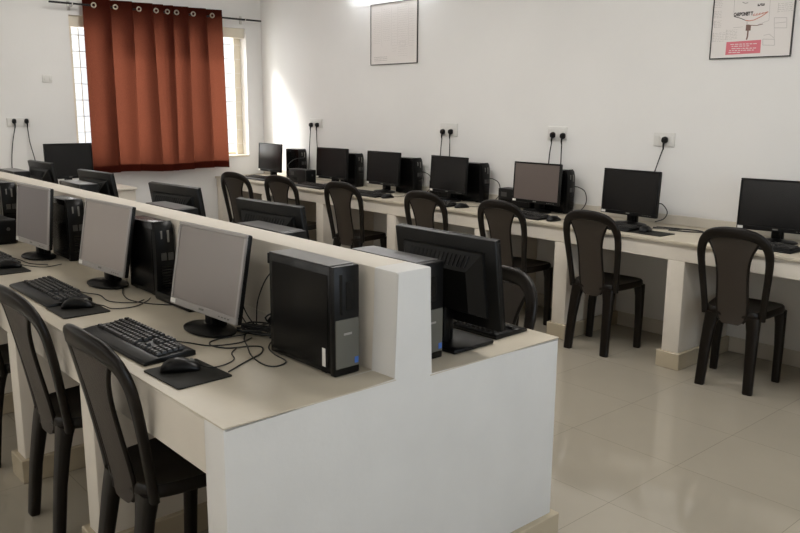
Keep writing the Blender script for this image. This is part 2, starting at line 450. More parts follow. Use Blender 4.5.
# ------------------------------------------------------------------ monitors
def make_monitor(label, loc, rz, W=.42, Hh=.29, tilt=3, z0=.063, silver=False, sticker=True, group=None, oval=True, scr=None, hump=.046):
    """origin: foot centre on the desk; the screen faces local -Y"""
    t = thing('monitor', label, 'monitor', loc, rz, group)
    fy = -.03                                                   # screen front plane at its lower edge
    Mx = Matrix.Translation((0, fy, z0)) @ Matrix.Rotation(-R_(tilt), 4, 'X')
    w = W / 2; bz = .011; bb = .023
    # foot
    bm = B()
    if oval: lathe(bm, [(.93, 0), (1, .003), (1, .008), (.9, .013), (.3, .02), (.22, .024)], 40, (0, .0, 0), .118, .072)
    else: bx(bm, -.115, .115, -.10, .085, 0, .014, .005, 2)
    obj('base', bm, 'black', t, 40)
    bm = B(); bx(bm, -.033, .033, .018, .05, .01, z0 + .1, .008, 2); bx(bm, -.024, .024, -.005, .03, .012, z0 + .03, .006, 2); obj('neck', bm, 'black', t, 40)
    # housing: thin front shell plus stepped back hump
    bm = B()
    bx(bm, -w, w, .004, .024, 0, Hh, .005, 2, Mx)
    hw0, hw1 = w * .80, w * .60
    r = [[(-hw0, .022, .035), (hw0, .022, .035), (hw0, .022, Hh * .86), (-hw0, .022, Hh * .86)],
         [(-hw0 * .985, .034, .04), (hw0 * .985, .034, .04), (hw0 * .985, .034, Hh * .845), (-hw0 * .985, .034, Hh * .845)],
         [(-hw1, hump, .06), (hw1, hump, .06), (hw1, hump, Hh * .66), (-hw1, hump, Hh * .66)]]
    loft(bm, [[Mx @ Vector(p) for p in q] for q in r])
    hs = obj('housing', bm, 'casetop', t, 30)
    # vent slots on the sloping top of the hump
    bm = B(); n = 15
    for k in range(n):
        x = -hw1 * .95 + 2 * hw1 * .95 * k / (n - 1)
        a = Vector((x, .0408, Hh * .808)); b_ = Vector((x * .97, .034 + (hump - .034) * .8, Hh * .697))
        bx(bm, -.0035, .0035, -.002, .002, 0, (b_ - a).length, 0, 1, Mx @ Matrix.Translation(a) @ Vector((0, 0, 1)).rotation_difference(b_ - a).to_matrix().to_4x4())
    obj('vent', bm, 'black', hs)
    # bezel
    bm = B()
    for q in ((-w, w, 0, bb), (-w, w, Hh - bz, Hh), (-w, -w + bz, bb, Hh - bz), (w - bz, w, bb, Hh - bz)):
        bx(bm, q[0], q[1], -.002, .008, q[2], q[3], .002, 1, Mx)
    bzl = obj('bezel', bm, 'silver' if silver else 'black', t, 40)
    bm = B(); bx(bm, -w + bz - .002, w - bz + .002, .002, .01, bb - .002, Hh - bz + .002, 0, 1, Mx); obj('screen', bm, scr or ('screen_grey' if silver else 'screen'), t)
    bm = B()
    for k in range(4): bx(bm, w - .10 + k * .018, w - .092 + k * .018, -.0035, 0, .009, .013, 0, 1, Mx)
    obj('button', bm, 'grey', bzl)
    bm = B(); bx(bm, -.014, .014, -.0032, 0, .010, .017, 0, 1, Mx); obj('logo', bm, 'grey', bzl)
    if sticker:
        bm = B(); bx(bm, -w + .006, -w + .036, -.0034, 0, .005, .020, 0, 1, Mx); obj('sticker', bm, 'sticker', bzl)
    return t

GN = 'silver framed monitors on the near side of the desk'
def at_screen(x, y, yaw): return (x - .03 * math.sin(yaw) , y + .03 * math.cos(yaw))
def mon(label, x, y, yaw, z=H, **k):
    a = R_(yaw); px, py = at_screen(x, y, a)
    return make_monitor(label, (px, py, z), a, **k)
mon('silver framed monitor nearest the desk corner, beside the black computer case with a grey front', -.765, -.187, 2.9, W=.411, Hh=.285, tilt=10.4, silver=True, group=GN)
mon('silver framed monitor, second from the desk corner, between two black towers', -1.658, -.178, 3.6, W=.41, Hh=.285, tilt=10.3, silver=True, scr='screen_bright', group=GN)
mon('silver framed monitor with mauve grey screen, third from the desk corner', -2.473, -.198, 2.8, W=.41, Hh=.289, tilt=5.5, silver=True, scr='screen_mauve', group=GN)
GW = 'black monitors on the wall counter'
for lab, x, y, yaw in (
    ('black monitor nearest the room corner, first on the wall counter beside the window', -5.578, 3.105, 0.2),
    ('second black monitor from the room corner on the wall counter', -4.498, 3.103, 6.0),
    ('black monitor on the wall counter, third from the room corner', -3.763, 3.112, 1.5),
    ('black monitor on the wall counter below two plugs, fourth from the room corner', -2.953, 3.107, -2.6),
    ('black monitor with a brownish lit screen on the wall counter, fifth from the room corner', -2.057, 3.104, -.2),  # not lit: the brownish tone is a painted reflection
    ('black monitor on the wall counter below the single plug, a mouse pad beside it', -1.278, 3.085, -2.6),
    ('black monitor at the right edge of the picture, last on the wall counter', -.353, 3.122, 9)):
    mon(lab, x, y, yaw, W=.42, Hh=.29, tilt=2.8, group=GW, scr='screen_lit' if 'brownish' in lab else None)  # screen_lit is a painted brownish reflection, it gives off no light
GF = 'monitors seen from behind over the partition'
for lab, x, y, yaw, tl in (
    ('large black monitor back at the desk end, right of the partition', -.198, .422, 1.1, 8),
    ('black monitor back over the partition, second from the desk end', -1.226, .425, 4.5, 9.6),
    ('black monitor back over the partition, third from the desk end, below the curtain corner', -2.117, .437, 6, 9.2),
    ('black monitor back over the partition, fourth from the desk end, in front of the curtain', -3.151, .441, 3.7, 9.1),
    ('brownish monitor back over the partition, overlapping the dark monitor by the window', -4.151, .448, 1.6, 8.8)):
    a = R_(yaw); mon_y = y - .03 * math.cos(a); mon_x = x + .03 * math.sin(a)
    make_monitor(lab, (mon_x, mon_y, HF), a + PI, W=.44, Hh=.29, tilt=tl, z0=.08, oval=False, group=GF, hump=.068)
make_monitor('dark monitor facing the room, on the counter under the left end of the curtain', (-5.75, 1.13, H), R_(91), W=.42, Hh=.31, tilt=2, z0=.085)

# ------------------------------------------------------------------ computer cases: front faces local +X, origin at footprint centre
def make_pc(label, loc, rz=0, L=.335, Wd=.093, Hh=.29, style='desk', group=None):
    t = thing('computer_case', label, 'computer', loc, rz, group)
    l, w = L / 2, Wd / 2
    bm = B(); bx(bm, -l, l - .02, -w, w, .004, Hh, .004, 2)
    bx(bm, -l + .02, l - .03, -w - .0015, -w + .002, .02, Hh - .025, .0, 1)
    case = obj('case', bm, 'casemetal', t, 35)
    if style == 'desk':
        bm = B(); bx(bm, -l + .002, l - .024, -w + .001, w - .001, Hh - .001, Hh + .0015, .001, 1); tp = obj('top_sheen', bm, 'casesheen', case); tp['label'] = 'grey top with painted-in sheen'  # thin plate added to carry the painted top sheen
    bm = B()
    for x in (-l + .04, l - .06):
        for y in (-w + .015, w - .015): bx(bm, x - .012, x + .012, y - .008, y + .008, 0, .005)
    obj('foot', bm, 'black', case)
    if style == 'desk':
        bm = B(); bx(bm, l - .022, l, -w, w, .0, Hh, .004, 2); bez = obj('front_bezel', bm, 'black', t, 35)
        bm = B(); bx(bm, l - .001, l + .003, -w + .003, w - .003, .022, Hh * .52, .0015, 1); obj('front_panel', bm, 'pcpanel', bez, 35)
        bm = B(); bx(bm, l - .001, l + .0015, -w + .018, -w + .028, Hh * .56, Hh * .93, .001, 1); bx(bm, l - .001, l + .0015, -w + .04, -w + .062, Hh * .60, Hh * .86, .001, 1); obj('drive_slot', bm, 'casemetal', bez, 35)
        bm = B(); bx(bm, l + .003, l + .0038, -.014, .014, Hh * .375, Hh * .395, 0); obj('logo', bm, 'silver', bez)
        bm = B(); bx(bm, l + .003, l + .0038, w - .020, w - .007, .03, .048, 0); obj('badge', bm, 'blue', bez)
        bm = B(); bx(bm, l - .055, l - .040, -w - .0022, -w, .022, .075, 0); obj('sticker', bm, 'sticker', case)
        bm = B()
        bx(bm, -l - .006, -l, -w - .001, -w + .012, Hh - .035, Hh - .003, .001, 1); obj('rear_latch', bm, 'black', case)
        for k in range(3):
            bm = B(); bx(bm, -l - .012, -l, -w + .02 + .02 * k, -w + .032 + .02 * k, .08 + .04 * k, .095 + .04 * k, .001, 1); obj('rear_socket', bm, 'black', case)
    else:
        # tower with a bowed, round shouldered front
        bm = B(); rings = []
        for z, dx in ((0, -.004), (.01, .0), (Hh * .5, .006), (Hh * .85, .004), (Hh - .012, -.004), (Hh + .004, -.018)):
            rings.append([(l - .024, -w - .001, z), (l - .004 + dx, -w - .001, z), (l + .004 + dx, -w * .5, z), (l + .005 + dx, 0, z), (l + .004 + dx, w * .5, z), (l - .004 + dx, w + .001, z), (l - .024, w + .001, z)])
        loft(bm, rings); bez = obj('front_bezel', bm, 'black', t, 35)
        bm = B()
        bx(bm, l + .004, l + .009, -w * .50, -w * .32, Hh * .79, Hh * .90, .001, 1); bx(bm, l + .004, l + .010, w * .18, w * .40, Hh * .74, Hh * .90, .001, 1)
        obj('front_port', bm, 'grey', bez)
        bm = B()
        for k in range(2): bx(bm, l + .004, l + .0125, -w * .55 + k * w * .75, -w * .0 + k * w * .75, Hh * .50, Hh * .60, .001, 1)
        obj('button', bm, 'darkgrey', bez)
        bm = B()
        for k in range(9): bx(bm, l + .004, l + .012, -w * .6, w * .6, Hh * (.1 + .038 * k), Hh * (.118 + .038 * k), 0)
        obj('vent', bm, 'casemetal', bez)
    return t
GP = 'computer cases on the near side of the desk'
make_pc('slim black computer case with grey lower front and blue badge, at the near desk corner', (-.274, -.084, H), R_(1), L=.318, Wd=.088, Hh=.310, group=GP)
make_pc('black computer tower between the nearest and the second silver framed monitors', (-1.44, -.050, H), R_(0), L=.26, Wd=.076, style='tower', group=GP)
make_pc('black computer tower between the second and third silver framed monitors', (-2.385, -.050, H), R_(0), L=.25, Wd=.076, style='tower', group=GP)
make_pc('black computer tower at the left edge, behind a low black box', (-3.48, -.052, H), R_(0), L=.345, Wd=.08, style='tower', group=GP)
GQ = 'computer cases behind the partition'
for i, (x, y, lab, st) in enumerate((
    (-.262, .223, 'slim black computer case with grey lower front just behind the partition end', 'desk'),
    (-1.0, .235, 'black computer case behind the partition, its flat top showing below the second monitor back', 'desk'),
    (-1.84, .235, 'black computer case behind the partition, its flat top showing below the third monitor back', 'desk'),
    (-3.1, .27, 'black computer case behind the partition, its shiny top showing below the fourth monitor back', 'desk'),
    (-4.22, .245, 'black computer case behind the partition, farthest one at the left edge of the picture', 'desk'))):
    make_pc(lab, (x, y, HF), R_(0), style=st, Hh=.30 if i < 3 else .31, Wd=.1 if i else .093, group=GQ)
GC = 'computer towers on the wall counter'
for x, lab in ((-5.04, 'black tower beside the monitor nearest the room corner'), (-4.117, 'black tower right of the second monitor on the wall counter'),
               (-3.315, 'black tower right of the third monitor on the wall counter'), (-2.54, 'black tower right of the fourth monitor on the wall counter'),
               (-1.727, 'black tower right of the brownish lit screen on the wall counter')):
    make_pc(lab, (x - .255, 3.254, H), 0, L=.25, Wd=.085, Hh=.305, style='tower', group=GC)

def make_ups(label, loc, rz=0, L=.32, Wd=.11, Hh=.135, group=None):
    t = thing('power_backup_unit', label, 'power backup box', loc, rz, group); l, w = L / 2, Wd / 2
    bm = B(); bx(bm, -l, l - .02, -w, w, .004, Hh, .006, 2); case = obj('case', bm, 'blackm', t, 35)
    bm = B(); bx(bm, l - .025, l, -w - .001, w + .001, 0, Hh + .001, .008, 3); f = obj('front_panel', bm, 'black', t, 35)
    bm = B(); lathe(bm, [(.009, 0), (.009, .004), (.006, .005)], 16); 
    for v in bm.verts: v.co = Vector((l + v.co.z - .001, v.co.x + .01, v.co.y + Hh * .62))
    obj('button', bm, 'darkgrey', f, 40)
    bm = B(); bx(bm, -l + .03, -l + .085, -w - .0012, -w, Hh * .55, Hh * .8, 0); obj('logo', bm, 'darkgrey', case)
    bm = B()
    for k in range(6): bx(bm, -l + .03 + .018 * k, -l + .04 + .018 * k, -w - .0012, -w, .02, Hh * .4, 0)
    obj('vent', bm, 'casemetal', case)
    return t
GU = 'black power backup boxes on the wall counter'
make_ups('low black power backup box between the first two monitors of the wall counter', (-4.875, 3.04, H), R_(0), L=.3, group=GU)
make_ups('low black power backup box between the third and fourth monitors of the wall counter', (-3.11, 3.268, H), R_(0), group=GU)
make_ups('low black power backup box left of the brownish lit screen', (-2.33, 3.255, H), R_(0), group=GU)
make_ups('low black power backup box on the desk at the left edge of the picture', (-3.12, -.185, H), R_(3), L=.33, Hh=.13)

# ------------------------------------------------------------------ keyboards, mice, pads
def make_keyboard(label, loc, rz=0, cord=None, group=None):
    t = thing('keyboard', label, 'keyboard', loc, rz, group)
    L, D = .47, .165
    bm = B()
    prof = [(-D / 2, 0), (-D / 2, .007), (-D / 2 + .006, .011), (-.036, .016), (-.032, .013), (D / 2 - .01, .019), (D / 2, .015), (D / 2, 0)]
    prism(bm, prof, 'x', -L / 2, L / 2, .002); case = obj('case', bm, 'black', t, 35)
    def keyrow(bm, lg, x0, n, y, pitch=.0187, wd=None, legend=True):
        zt = .018 + (y + .03) * .06
        for k in range(n):
            w = (wd or pitch) - .003; cx = x0 + pitch * k + (wd or pitch) / 2
            r0 = [(cx - w / 2, y - .0075, zt - .004), (cx + w / 2, y - .0075, zt - .004), (cx + w / 2, y + .0075, zt - .004), (cx - w / 2, y + .0075, zt - .004)]
            r1 = [(cx - w / 2 + .002, y - .005, zt + .004), (cx + w / 2 - .002, y - .005, zt + .004), (cx + w / 2 - .002, y + .006, zt + .004), (cx - w / 2 + .002, y + .006, zt + .004)]
            loft(bm, [r0, r1])
            if legend:
                a, b_ = cx - .0042, cx + .0005
                vs = [lg.verts.new(p) for p in ((a, y - .001, zt + .0043), (b_, y - .001, zt + .0043), (b_, y + .0035, zt + .0043), (a, y + .0035, zt + .0043))]
                lg.faces.new(vs)
    lg = B(); bm = B(); ys = [-.022, -.004, .014, .032, .050, .070]
    xl = -L / 2 + .012
    keyrow(bm, lg, xl, 3, ys[0], .024); keyrow(bm, lg, xl + .072, 1, ys[0], .11, .11, False); keyrow(bm, lg, xl + .184, 4, ys[0], .0245)
    for r, (o, n) in enumerate(((.024, 13), (.014, 14), (.006, 14), (.0, 15))): keyrow(bm, lg, xl + o, n, ys[r + 1])
    keyrow(bm, lg, xl, 13, ys[5], .0215, .019)
    kb = obj('letter_keys', bm, 'key', t); obj('key_legends', lg, 'legend', kb); lg = B()
    bm = B(); x2 = xl + .292
    keyrow(bm, lg, x2, 3, ys[0]); keyrow(bm, lg, x2 + .0187, 1, ys[1])
    kb = obj('arrow_keys', bm, 'key', t); obj('key_legends', lg, 'legend', kb); lg = B()
    bm = B(); keyrow(bm, lg, x2, 3, ys[3]); keyrow(bm, lg, x2, 3, ys[4]); keyrow(bm, lg, x2, 3, ys[5])
    kb = obj('navigation_keys', bm, 'key', t); obj('key_legends', lg, 'legend', kb); lg = B()
    bm = B(); x3 = xl + .358
    for y in ys[:5]: keyrow(bm, lg, x3, 4, y)
    kb = obj('number_keys', bm, 'key', t); obj('key_legends', lg, 'legend', kb)
    if cord:
        bm = B(); tube(bm, cord, .0022, 6, 5); obj('cord', bm, 'cord', t, 60)
    return t

def make_mouse(label, loc, rz=0, cord=None, group=None):
    t = thing('computer_mouse', label, 'mouse', loc, rz, group)
    bm = B(); rings = []; n = 14
    prof = [(-.056, .002, .004), (-.054, .018, .012), (-.045, .026, .024), (-.03, .030, .033), (-.01, .031, .037), (.012, .029, .034), (.03, .028, .027), (.045, .026, .019), (.053, .02, .012), (.056, .006, .006)]
    for y, w, h in prof:
        r = []
        for k in range(n):
            a = 2 * PI * k / n; c, s = math.cos(a), math.sin(a)
            z = h * .35 + (h * .65 * s if s > 0 else h * .35 * max(s * 1.6, -1))
            r.append((w * math.copysign(abs(c) ** .75, c), y, z))
        rings.append(r)
    loft(bm, rings); body = obj('body', bm, 'black', t, 70)
    bm = B(); lathe(bm, [(.004, -.004), (.009, -.004), (.009, .004), (.004, .004)], 16)
    for v in bm.verts: v.co = Vector((v.co.z, .03 + v.co.x, .0235 + v.co.y))
    obj('scroll_wheel', bm, 'grey', t, 40)
    if cord:
        bm = B(); tube(bm, cord, .002, 6, 5); obj('cord', bm, 'cord', t, 60)
    return t

def make_pad(label, loc, rz=0, L=.2, D=.17, group=None):
    bm = B(); poly = [(x, y) for x, y in rrect(L / 2, D / 2, 3, .08)]
    loft(bm, [[(x, y, 0) for x, y in poly], [(x, y, .003) for x, y in poly]])
    o = obj('mouse_pad', bm, 'pad'); o.location = loc; o.rotation_euler = (0, 0, rz)
    return tag(o, label, 'mouse pad', group)

GK, GM = 'keyboards on the near side of the desk', 'mice on the near side of the desk'
make_keyboard('black keyboard with palm rest nearest the desk corner, beside the large mouse pad', (-.782, -.408, H), R_(1.5),
              [(.06, .083, .012), (.075, .10, .004), (.12, .125, .003), (.19, .16, .003), (.22, .24, .003), (.20, .30, .003)], GK)
make_pad('black mouse pad nearest the desk corner, under the foremost mouse', (-.408, -.418, H), R_(2), .205, .165, 'mouse pads on the desk')
make_mouse('black mouse nearest the desk corner, on the foremost mouse pad', (-.442, -.422, H + .003), R_(-28),
           [(0, .054, .01), (.004, .085, .003), (-.02, .12, .0), (-.07, .15, -.001), (-.135, .145, -.001), (-.19, .165, -.001)], GM)
make_keyboard('black keyboard with palm rest in front of the second silver framed monitor', (-1.64, -.39, H), R_(0),
              [(.06, .083, .012), (.09, .11, .004), (.16, .14, .003), (.28, .13, .003), (.36, .19, .003), (.34, .24, .003)], GK)
make_pad('black mouse pad in front of the second silver framed monitor', (-1.315, -.395, H), R_(0), .2, .165, 'mouse pads on the desk')
make_mouse('black mouse beside the keyboard of the second silver framed monitor', (-1.345, -.385, H + .003), R_(-28),
           [(0, .054, .01), (.01, .09, .004), (.05, .13, 0), (.03, .2, -.001), (-.05, .24, -.001), (-.1, .25, -.001)], GM)
make_keyboard('black keyboard cut off by the left edge of the picture', (-2.56, -.38, H), R_(1),
              [(.06, .083, .012), (.12, .11, .004), (.25, .12, .003), (.33, .17, .003)], GK)
make_pad('black mouse pad in front of the mauve grey screen', (-2.235, -.385, H), R_(0), .2, .16, 'mouse pads on the desk')
make_mouse('black mouse beside the keyboard cut off by the left edge', (-2.28, -.36, H + .003), R_(-25),
           [(0, .054, .01), (.02, .10, .004), (.03, .16, 0), (-.03, .22, -.001)], GM)
# far side, at the desk end
make_keyboard('black keyboard lying behind the large black monitor back', (-.345, .605, HF), R_(182), None)
# wall counter
GKW, GMW = 'keyboards on the wall counter', 'mice on the wall counter'
for x, y, lab in ((-5.50, 2.93, 'keyboard catching window light in front of the monitor nearest the room corner'), (-4.50, 2.90, 'keyboard in front of the second monitor on the wall counter'),
               (-3.70, 2.87, 'keyboard in front of the third monitor on the wall counter'), (-2.88, 2.88, 'keyboard in front of the fourth monitor on the wall counter'),
               (-2.0, 2.87, 'keyboard in front of the brownish lit screen on the wall counter'), (-1.33, 2.90, 'keyboard in front of the monitor below the single plug'),
               (-.37, 2.93, 'keyboard in front of the last monitor at the right edge of the picture')):
    make_keyboard(lab, (x, y, H), R_(random.uniform(-3, 3)), [(.0, .083, .012), (.02, .1, .004), (.05, .13, .003)], GKW)
for x, y, lab in ((-3.39, 2.86, 'mouse right of the keyboard of the third wall counter monitor'), (-2.56, 2.88, 'mouse right of the keyboard of the fourth wall counter monitor'),
               (-1.69, 2.86, 'mouse right of the keyboard of the brownish lit screen'), (-.07, 2.94, 'mouse at the right edge of the picture on the wall counter')):
    make_mouse(lab, (x, y, H), R_(random.uniform(-15, 15)), [(0, .054, .01), (.01, .1, .004), (.0, .18, .003), (-.06, .24, .003)], GMW)
make_pad('black mouse pad beside the monitor below the single plug', (-.985, 2.90, H), R_(-2), .22, .16)
make_mouse('mouse on the pad beside the monitor below the single plug', (-1.04, 2.92, H + .003), R_(12), [(0, .054, .01), (.03, .12, .004), (.14, .2, 0), (.13, .25, 0), (-.02, .25, 0)], GMW)

# ------------------------------------------------------------------ loose cables on the desk
def cable(label, pts, r=.0022, name='cable'):
    bm = B(); tube(bm, pts, r, 7, 6); o = obj(name, bm, 'cord', None, 60); return tag(o, label, 'cable')
z = H + .003
cable('thin black cable looping over the desk from the foremost mouse pad to the monitor foot', [(-.345, -.325, z), (-.396, -.236, z), (-.434, -.165, z), (-.487, -.129, z), (-.519, -.152, z), (-.545, -.215, z), (-.60, -.24, z), (-.64, -.222, z), (-.645, -.175, z + .002), (-.63, -.115, z + .004), (-.64, -.075, z + .008)])
cable('thin black cable making a wide loop in front of the slim computer case', [(-.645, -.09, z + .006), (-.60, -.125, z), (-.52, -.16, z), (-.428, -.2, z), (-.336, -.215, z), (-.30, -.196, z), (-.32, -.15, z), (-.402, -.138, z), (-.47, -.115, z), (-.52, -.07, z + .005), (-.56, -.05, z + .012)])
cable('black cable arching from the cable bundle up the back of the slim computer case', [(-.63, -.06, z + .012), (-.62, -.065, z + .06), (-.60, -.07, z + .12), (-.555, -.07, z + .19), (-.50, -.072, z + .232), (-.452, -.075, z + .235)])
cable('black cable fanning from the bundle to the upper back of the nearest silver framed monitor', [(-.60, -.05, z + .012), (-.645, -.062, z + .03), (-.685, -.07, z + .07), (-.70, -.08, z + .13)])
cable('black cable fanning from the bundle to the lower back of the nearest silver framed monitor', [(-.59, -.06, z + .008), (-.65, -.075, z + .022), (-.69, -.08, z + .05), (-.715, -.09, z + .09)])
cable('short black cable rising from the bundle beside the slim computer case', [(-.58, -.05, z + .012), (-.545, -.06, z + .06), (-.52, -.066, z + .13), (-.50, -.068, z + .19)])
cable('thick black power cable lying on the desk from the monitor foot to the bundle', [(-.70, -.10, z + .004), (-.66, -.085, z + .004), (-.60, -.07, z + .006), (-.54, -.05, z + .012)], .005)
bm = B()
random.seed(3)
for k in range(9):
    a = random.uniform(-.6, .6)
    tube(bm, [(-.715 + .012 * k, -.085 + .012 * math.sin(k), z + .004 + .006 * (k % 3)), (-.655, -.05 - .007 * k, z + .010 + .008 * (k % 4)), (-.60 + .008 * k, -.055 + .008 * (k % 4), z + .006 + .010 * (k % 5)), (-.54, -.045 - .012 * (k % 4), z + .012 + .009 * k), (-.50 + .01 * (k % 3), -.09 + .02 * (k % 4), z + .02 + .013 * k)], .0032, 6, 5)
o = obj('cable_bundle', bm, 'cord', None, 60); tag(o, 'tangled bundle of black cables behind the slim computer case', 'cables')
cable('black cable trailing behind the foot of the second silver framed monitor', [(-1.57, -.12, z), (-1.45, -.17, z), (-1.33, -.19, z), (-1.22, -.15, z), (-1.13, -.07, z)])
bm = B(); bx(bm, -1.30, -1.02, -.105, -.045, H, H + .035, .006, 2)
ps = obj('power_strip', bm, 'black', None, 35); tag(ps, 'black power strip on the desk between the tower and the nearest silver framed monitor', 'power strip')
bm = B(); bx(bm, -4.86, -4.64, 2.86, 2.94, H, H + .012, .002, 1)

bm.free()
bm = B(); tube(bm, [(-5.02, 3.02, H + .1), (-5.05, 2.99, H + .16), (-5.03, 3.05, H + .22), (-4.99, 3.14, H + .235)], .004, 7, 6)
o = obj('cable', bm, 'cord', None, 60); tag(o, 'dark cable arching above the power backup box between the first two monitors', 'cable')
for x, lab in ((-3.29, 'black cable hooped behind the third tower on the wall counter'), (-2.51, 'black cable hooped behind the fourth tower on the wall counter'), (-1.70, 'black cable hooped behind the tower of the brownish lit screen')):
    cable(lab, [(x - .165, 3.30, H + .19), (x - .13, 3.31, H + .185), (x - .085, 3.32, H + .16), (x - .07, 3.325, H + .10), (x - .085, 3.32, H + .05), (x - .13, 3.31, H + .004)], .0034)
cable('black cable hooped at the right side of the monitor below the single plug', [(-1.12, 3.16, H + .15), (-1.085, 3.17, H + .145), (-1.055, 3.18, H + .10), (-1.075, 3.18, H + .055), (-1.13, 3.17, H + .03)], .0034)
cable('black cable lying on the counter right of the monitor below the single plug', [(-1.1, 3.1, H + .004), (-.98, 3.17, H + .004), (-.86, 3.2, H + .004), (-.80, 3.17, H + .004), (-.85, 3.12, H + .004), (-.98, 3.08, H + .004)], .004)

# ------------------------------------------------------------------ sockets, plugs
def socket(label, c0, c1, z0, z1, wall='right', n=2, sw=1):
    """white plate on a wall, c along the wall"""
    t = thing('wall_socket', label, 'socket', ((c0 + c1) / 2, YW, (z0 + z1) / 2) if wall == 'right' else (XW, (c0 + c1) / 2, (z0 + z1) / 2), 0 if wall == 'right' else R_(90))
    w, h = (c1 - c0) / 2, (z1 - z0) / 2
    bm = B(); bx(bm, -w, w, -.009, 0, -h, h, .003, 2); obj('plate', bm, 'plate', t, 40)
    bm = B()
    for k in range(n): x = -w + (k + .5) * 2 * w / (n + sw); bx(bm, x - w * .26, x + w * .26, -.0105, -.007, -h * .6, h * .6, .001, 1)
    obj('outlet', bm, 'plate', t, 40)
    for k in range(sw):
        x = -w + (n + k + .5) * 2 * w / (n + sw); bm = B(); bx(bm, x - w * .12, x + w * .12, -.013, -.007, -h * .45, h * .45, .001, 1); obj('switch', bm, 'plate', t, 40)
    return t
PL = [(-5.19, -4.97, 1.273, 1.36), (-3.29, -3.09, 1.25, 1.355), (-2.16, -1.99, 1.255, 1.355), (-1.29, -1.14, 1.248, 1.335)]
for (a, b_, z0, z1), lab, n in zip(PL, ('white wall socket plate nearest the room corner, above the black box', 'white wall socket plate above the fourth wall counter monitor', 'white wall socket plate above the brownish lit screen', 'white wall socket plate with a single plug, farthest from the window'), (2, 2, 2, 1)):
    socket(lab, a, b_, z0, z1, n=n, sw=1 if n == 2 else 2)
socket('white wall socket plate left of the curtained window, holding two plugs', .735, .93, 1.285, 1.365, 'left')
socket('small white switch plate high up left of the curtained window', 1.065, 1.15, 1.675, 1.742, 'left', 0, 2)

def plug(label, c, z, path, wall='right', group=None, mat_='cord'):
    """path: offsets (along wall, out from wall, z absolute) for the cord"""
    t = thing('power_plug', label, 'plug', (c, YW, z) if wall == 'right' else (XW, c, z), 0 if wall == 'right' else R_(90), group)
    bm = B()
    rings = [[(u, y, v) for u, v in rrect(hw, hh, 3, .9)] for y, hw, hh in ((-.009, .016, .020), (-.02, .018, .023), (-.034, .015, .021), (-.045, .010, .015))]
    loft(bm, rings); obj('plug_body', bm, 'black', t, 50)
    bm = B(); tube(bm, [(0, -.03, -.012), (0, -.034, -.04), (.0, -.03, -.06)] , lambda k: .008 - .004 * k, 8, 4); obj('strain_relief', bm, 'black', t, 50)
    bm = B(); tube(bm, [(0, -.03, -.05)] + [(a, -o, zz - z) for a, o, zz in path], .0042, 8, 6); obj('cord', bm, mat_, t, 60)
    return t
GPL = 'black plugs in the wall sockets'
plug('left plug of the socket nearest the room corner, cord hanging straight down', -5.142, 1.30, [(-.02, .03, 1.1), (-.035, .03, .9), (-.035, .04, .81)], group=GPL)
plug('right plug of the socket nearest the room corner, cord dropping behind the second monitor', -5.038, 1.302, [(.0, .03, 1.15), (.02, .03, 1.0), (.05, .04, .83)], group=GPL)
plug('left plug above the fourth wall counter monitor', -3.247, 1.285, [(-.01, .03, 1.15), (-.02, .03, 1.0), (-.03, .04, .83)], group=GPL)
plug('right plug above the fourth wall counter monitor', -3.153, 1.287, [(.0, .03, 1.15), (.0, .03, 1.0), (.01, .04, .83)], group=GPL)
plug('left plug above the brownish lit screen', -2.103, 1.293, [(-.015, .03, 1.15), (-.025, .03, 1.0), (-.03, .04, .83)], group=GPL)
plug('right plug above the brownish lit screen', -2.013, 1.289, [(-.0, .03, 1.15), (.0, .03, 1.0), (.0, .04, .83)], group=GPL)
plug('single plug right of the sixth wall counter monitor, its cord curving left', -1.202, 1.289, [(-.02, .03, 1.18), (-.06, .03, 1.05), (-.09, .04, .9), (-.09, .05, .83)], group=GPL)
plug('left plug in the socket left of the curtained window', .793, 1.335, [(-.03, .03, 1.15), (-.05, .03, 1.0), (-.06, .04, .84)], 'left', GPL)
plug('right plug in the socket left of the curtained window', .897, 1.335, [(.01, .03, 1.15), (.04, .03, 1.0), (.06, .04, .84)], 'left', GPL)

# ------------------------------------------------------------------ posters on the wall
def text_bm(s, size, bold=0):
    cu = bpy.data.curves.new('t', 'FONT'); cu.body = s; cu.size = size; cu.offset = bold; cu.align_x = 'LEFT'; cu.fill_mode = 'FRONT'
    o = bpy.data.objects.new('t', cu); COL.objects.link(o)
    dg = bpy.context.evaluated_depsgraph_get(); me = bpy.data.meshes.new_from_object(o.evaluated_get(dg))
    b = B(); b.from_mesh(me); bpy.data.objects.remove(o); bpy.data.curves.remove(cu); bpy.data.meshes.remove(me)
    return b
def poster(label, x0, x1, z0, z1):
    t = thing('framed_poster', label, 'poster', (x0, YW, z0)); W, Hh = x1 - x0, z1 - z0
    bm = B(); f = .0062
    for q in ((0, W, 0, f), (0, W, Hh - f, Hh), (0, f, f, Hh - f), (W - f, W, f, Hh - f)): bx(bm, q[0], q[1], -.014, 0, q[2], q[3], .002, 1)
    obj('frame', bm, 'frame', t, 40)
    bm = B(); bx(bm, f * .5, W - f * .5, -.009, -.001, f * .5, Hh - f * .5); p = obj('paper', bm, 'paper', t)
    return t, p, W, Hh
YP = -.0096
def line(bm, pts, w=.0012):
    for (a, b), (c, d) in zip(pts[:-1], pts[1:]):
        dx, dz = c - a, d - b; l = math.hypot(dx, dz) or 1; nx, nz = -dz / l * w / 2, dx / l * w / 2
        bm.faces.new([bm.verts.new(q) for q in ((a + nx, YP, b + nz), (a - nx, YP, b - nz), (c - nx, YP, d - nz), (c + nx, YP, d + nz))])
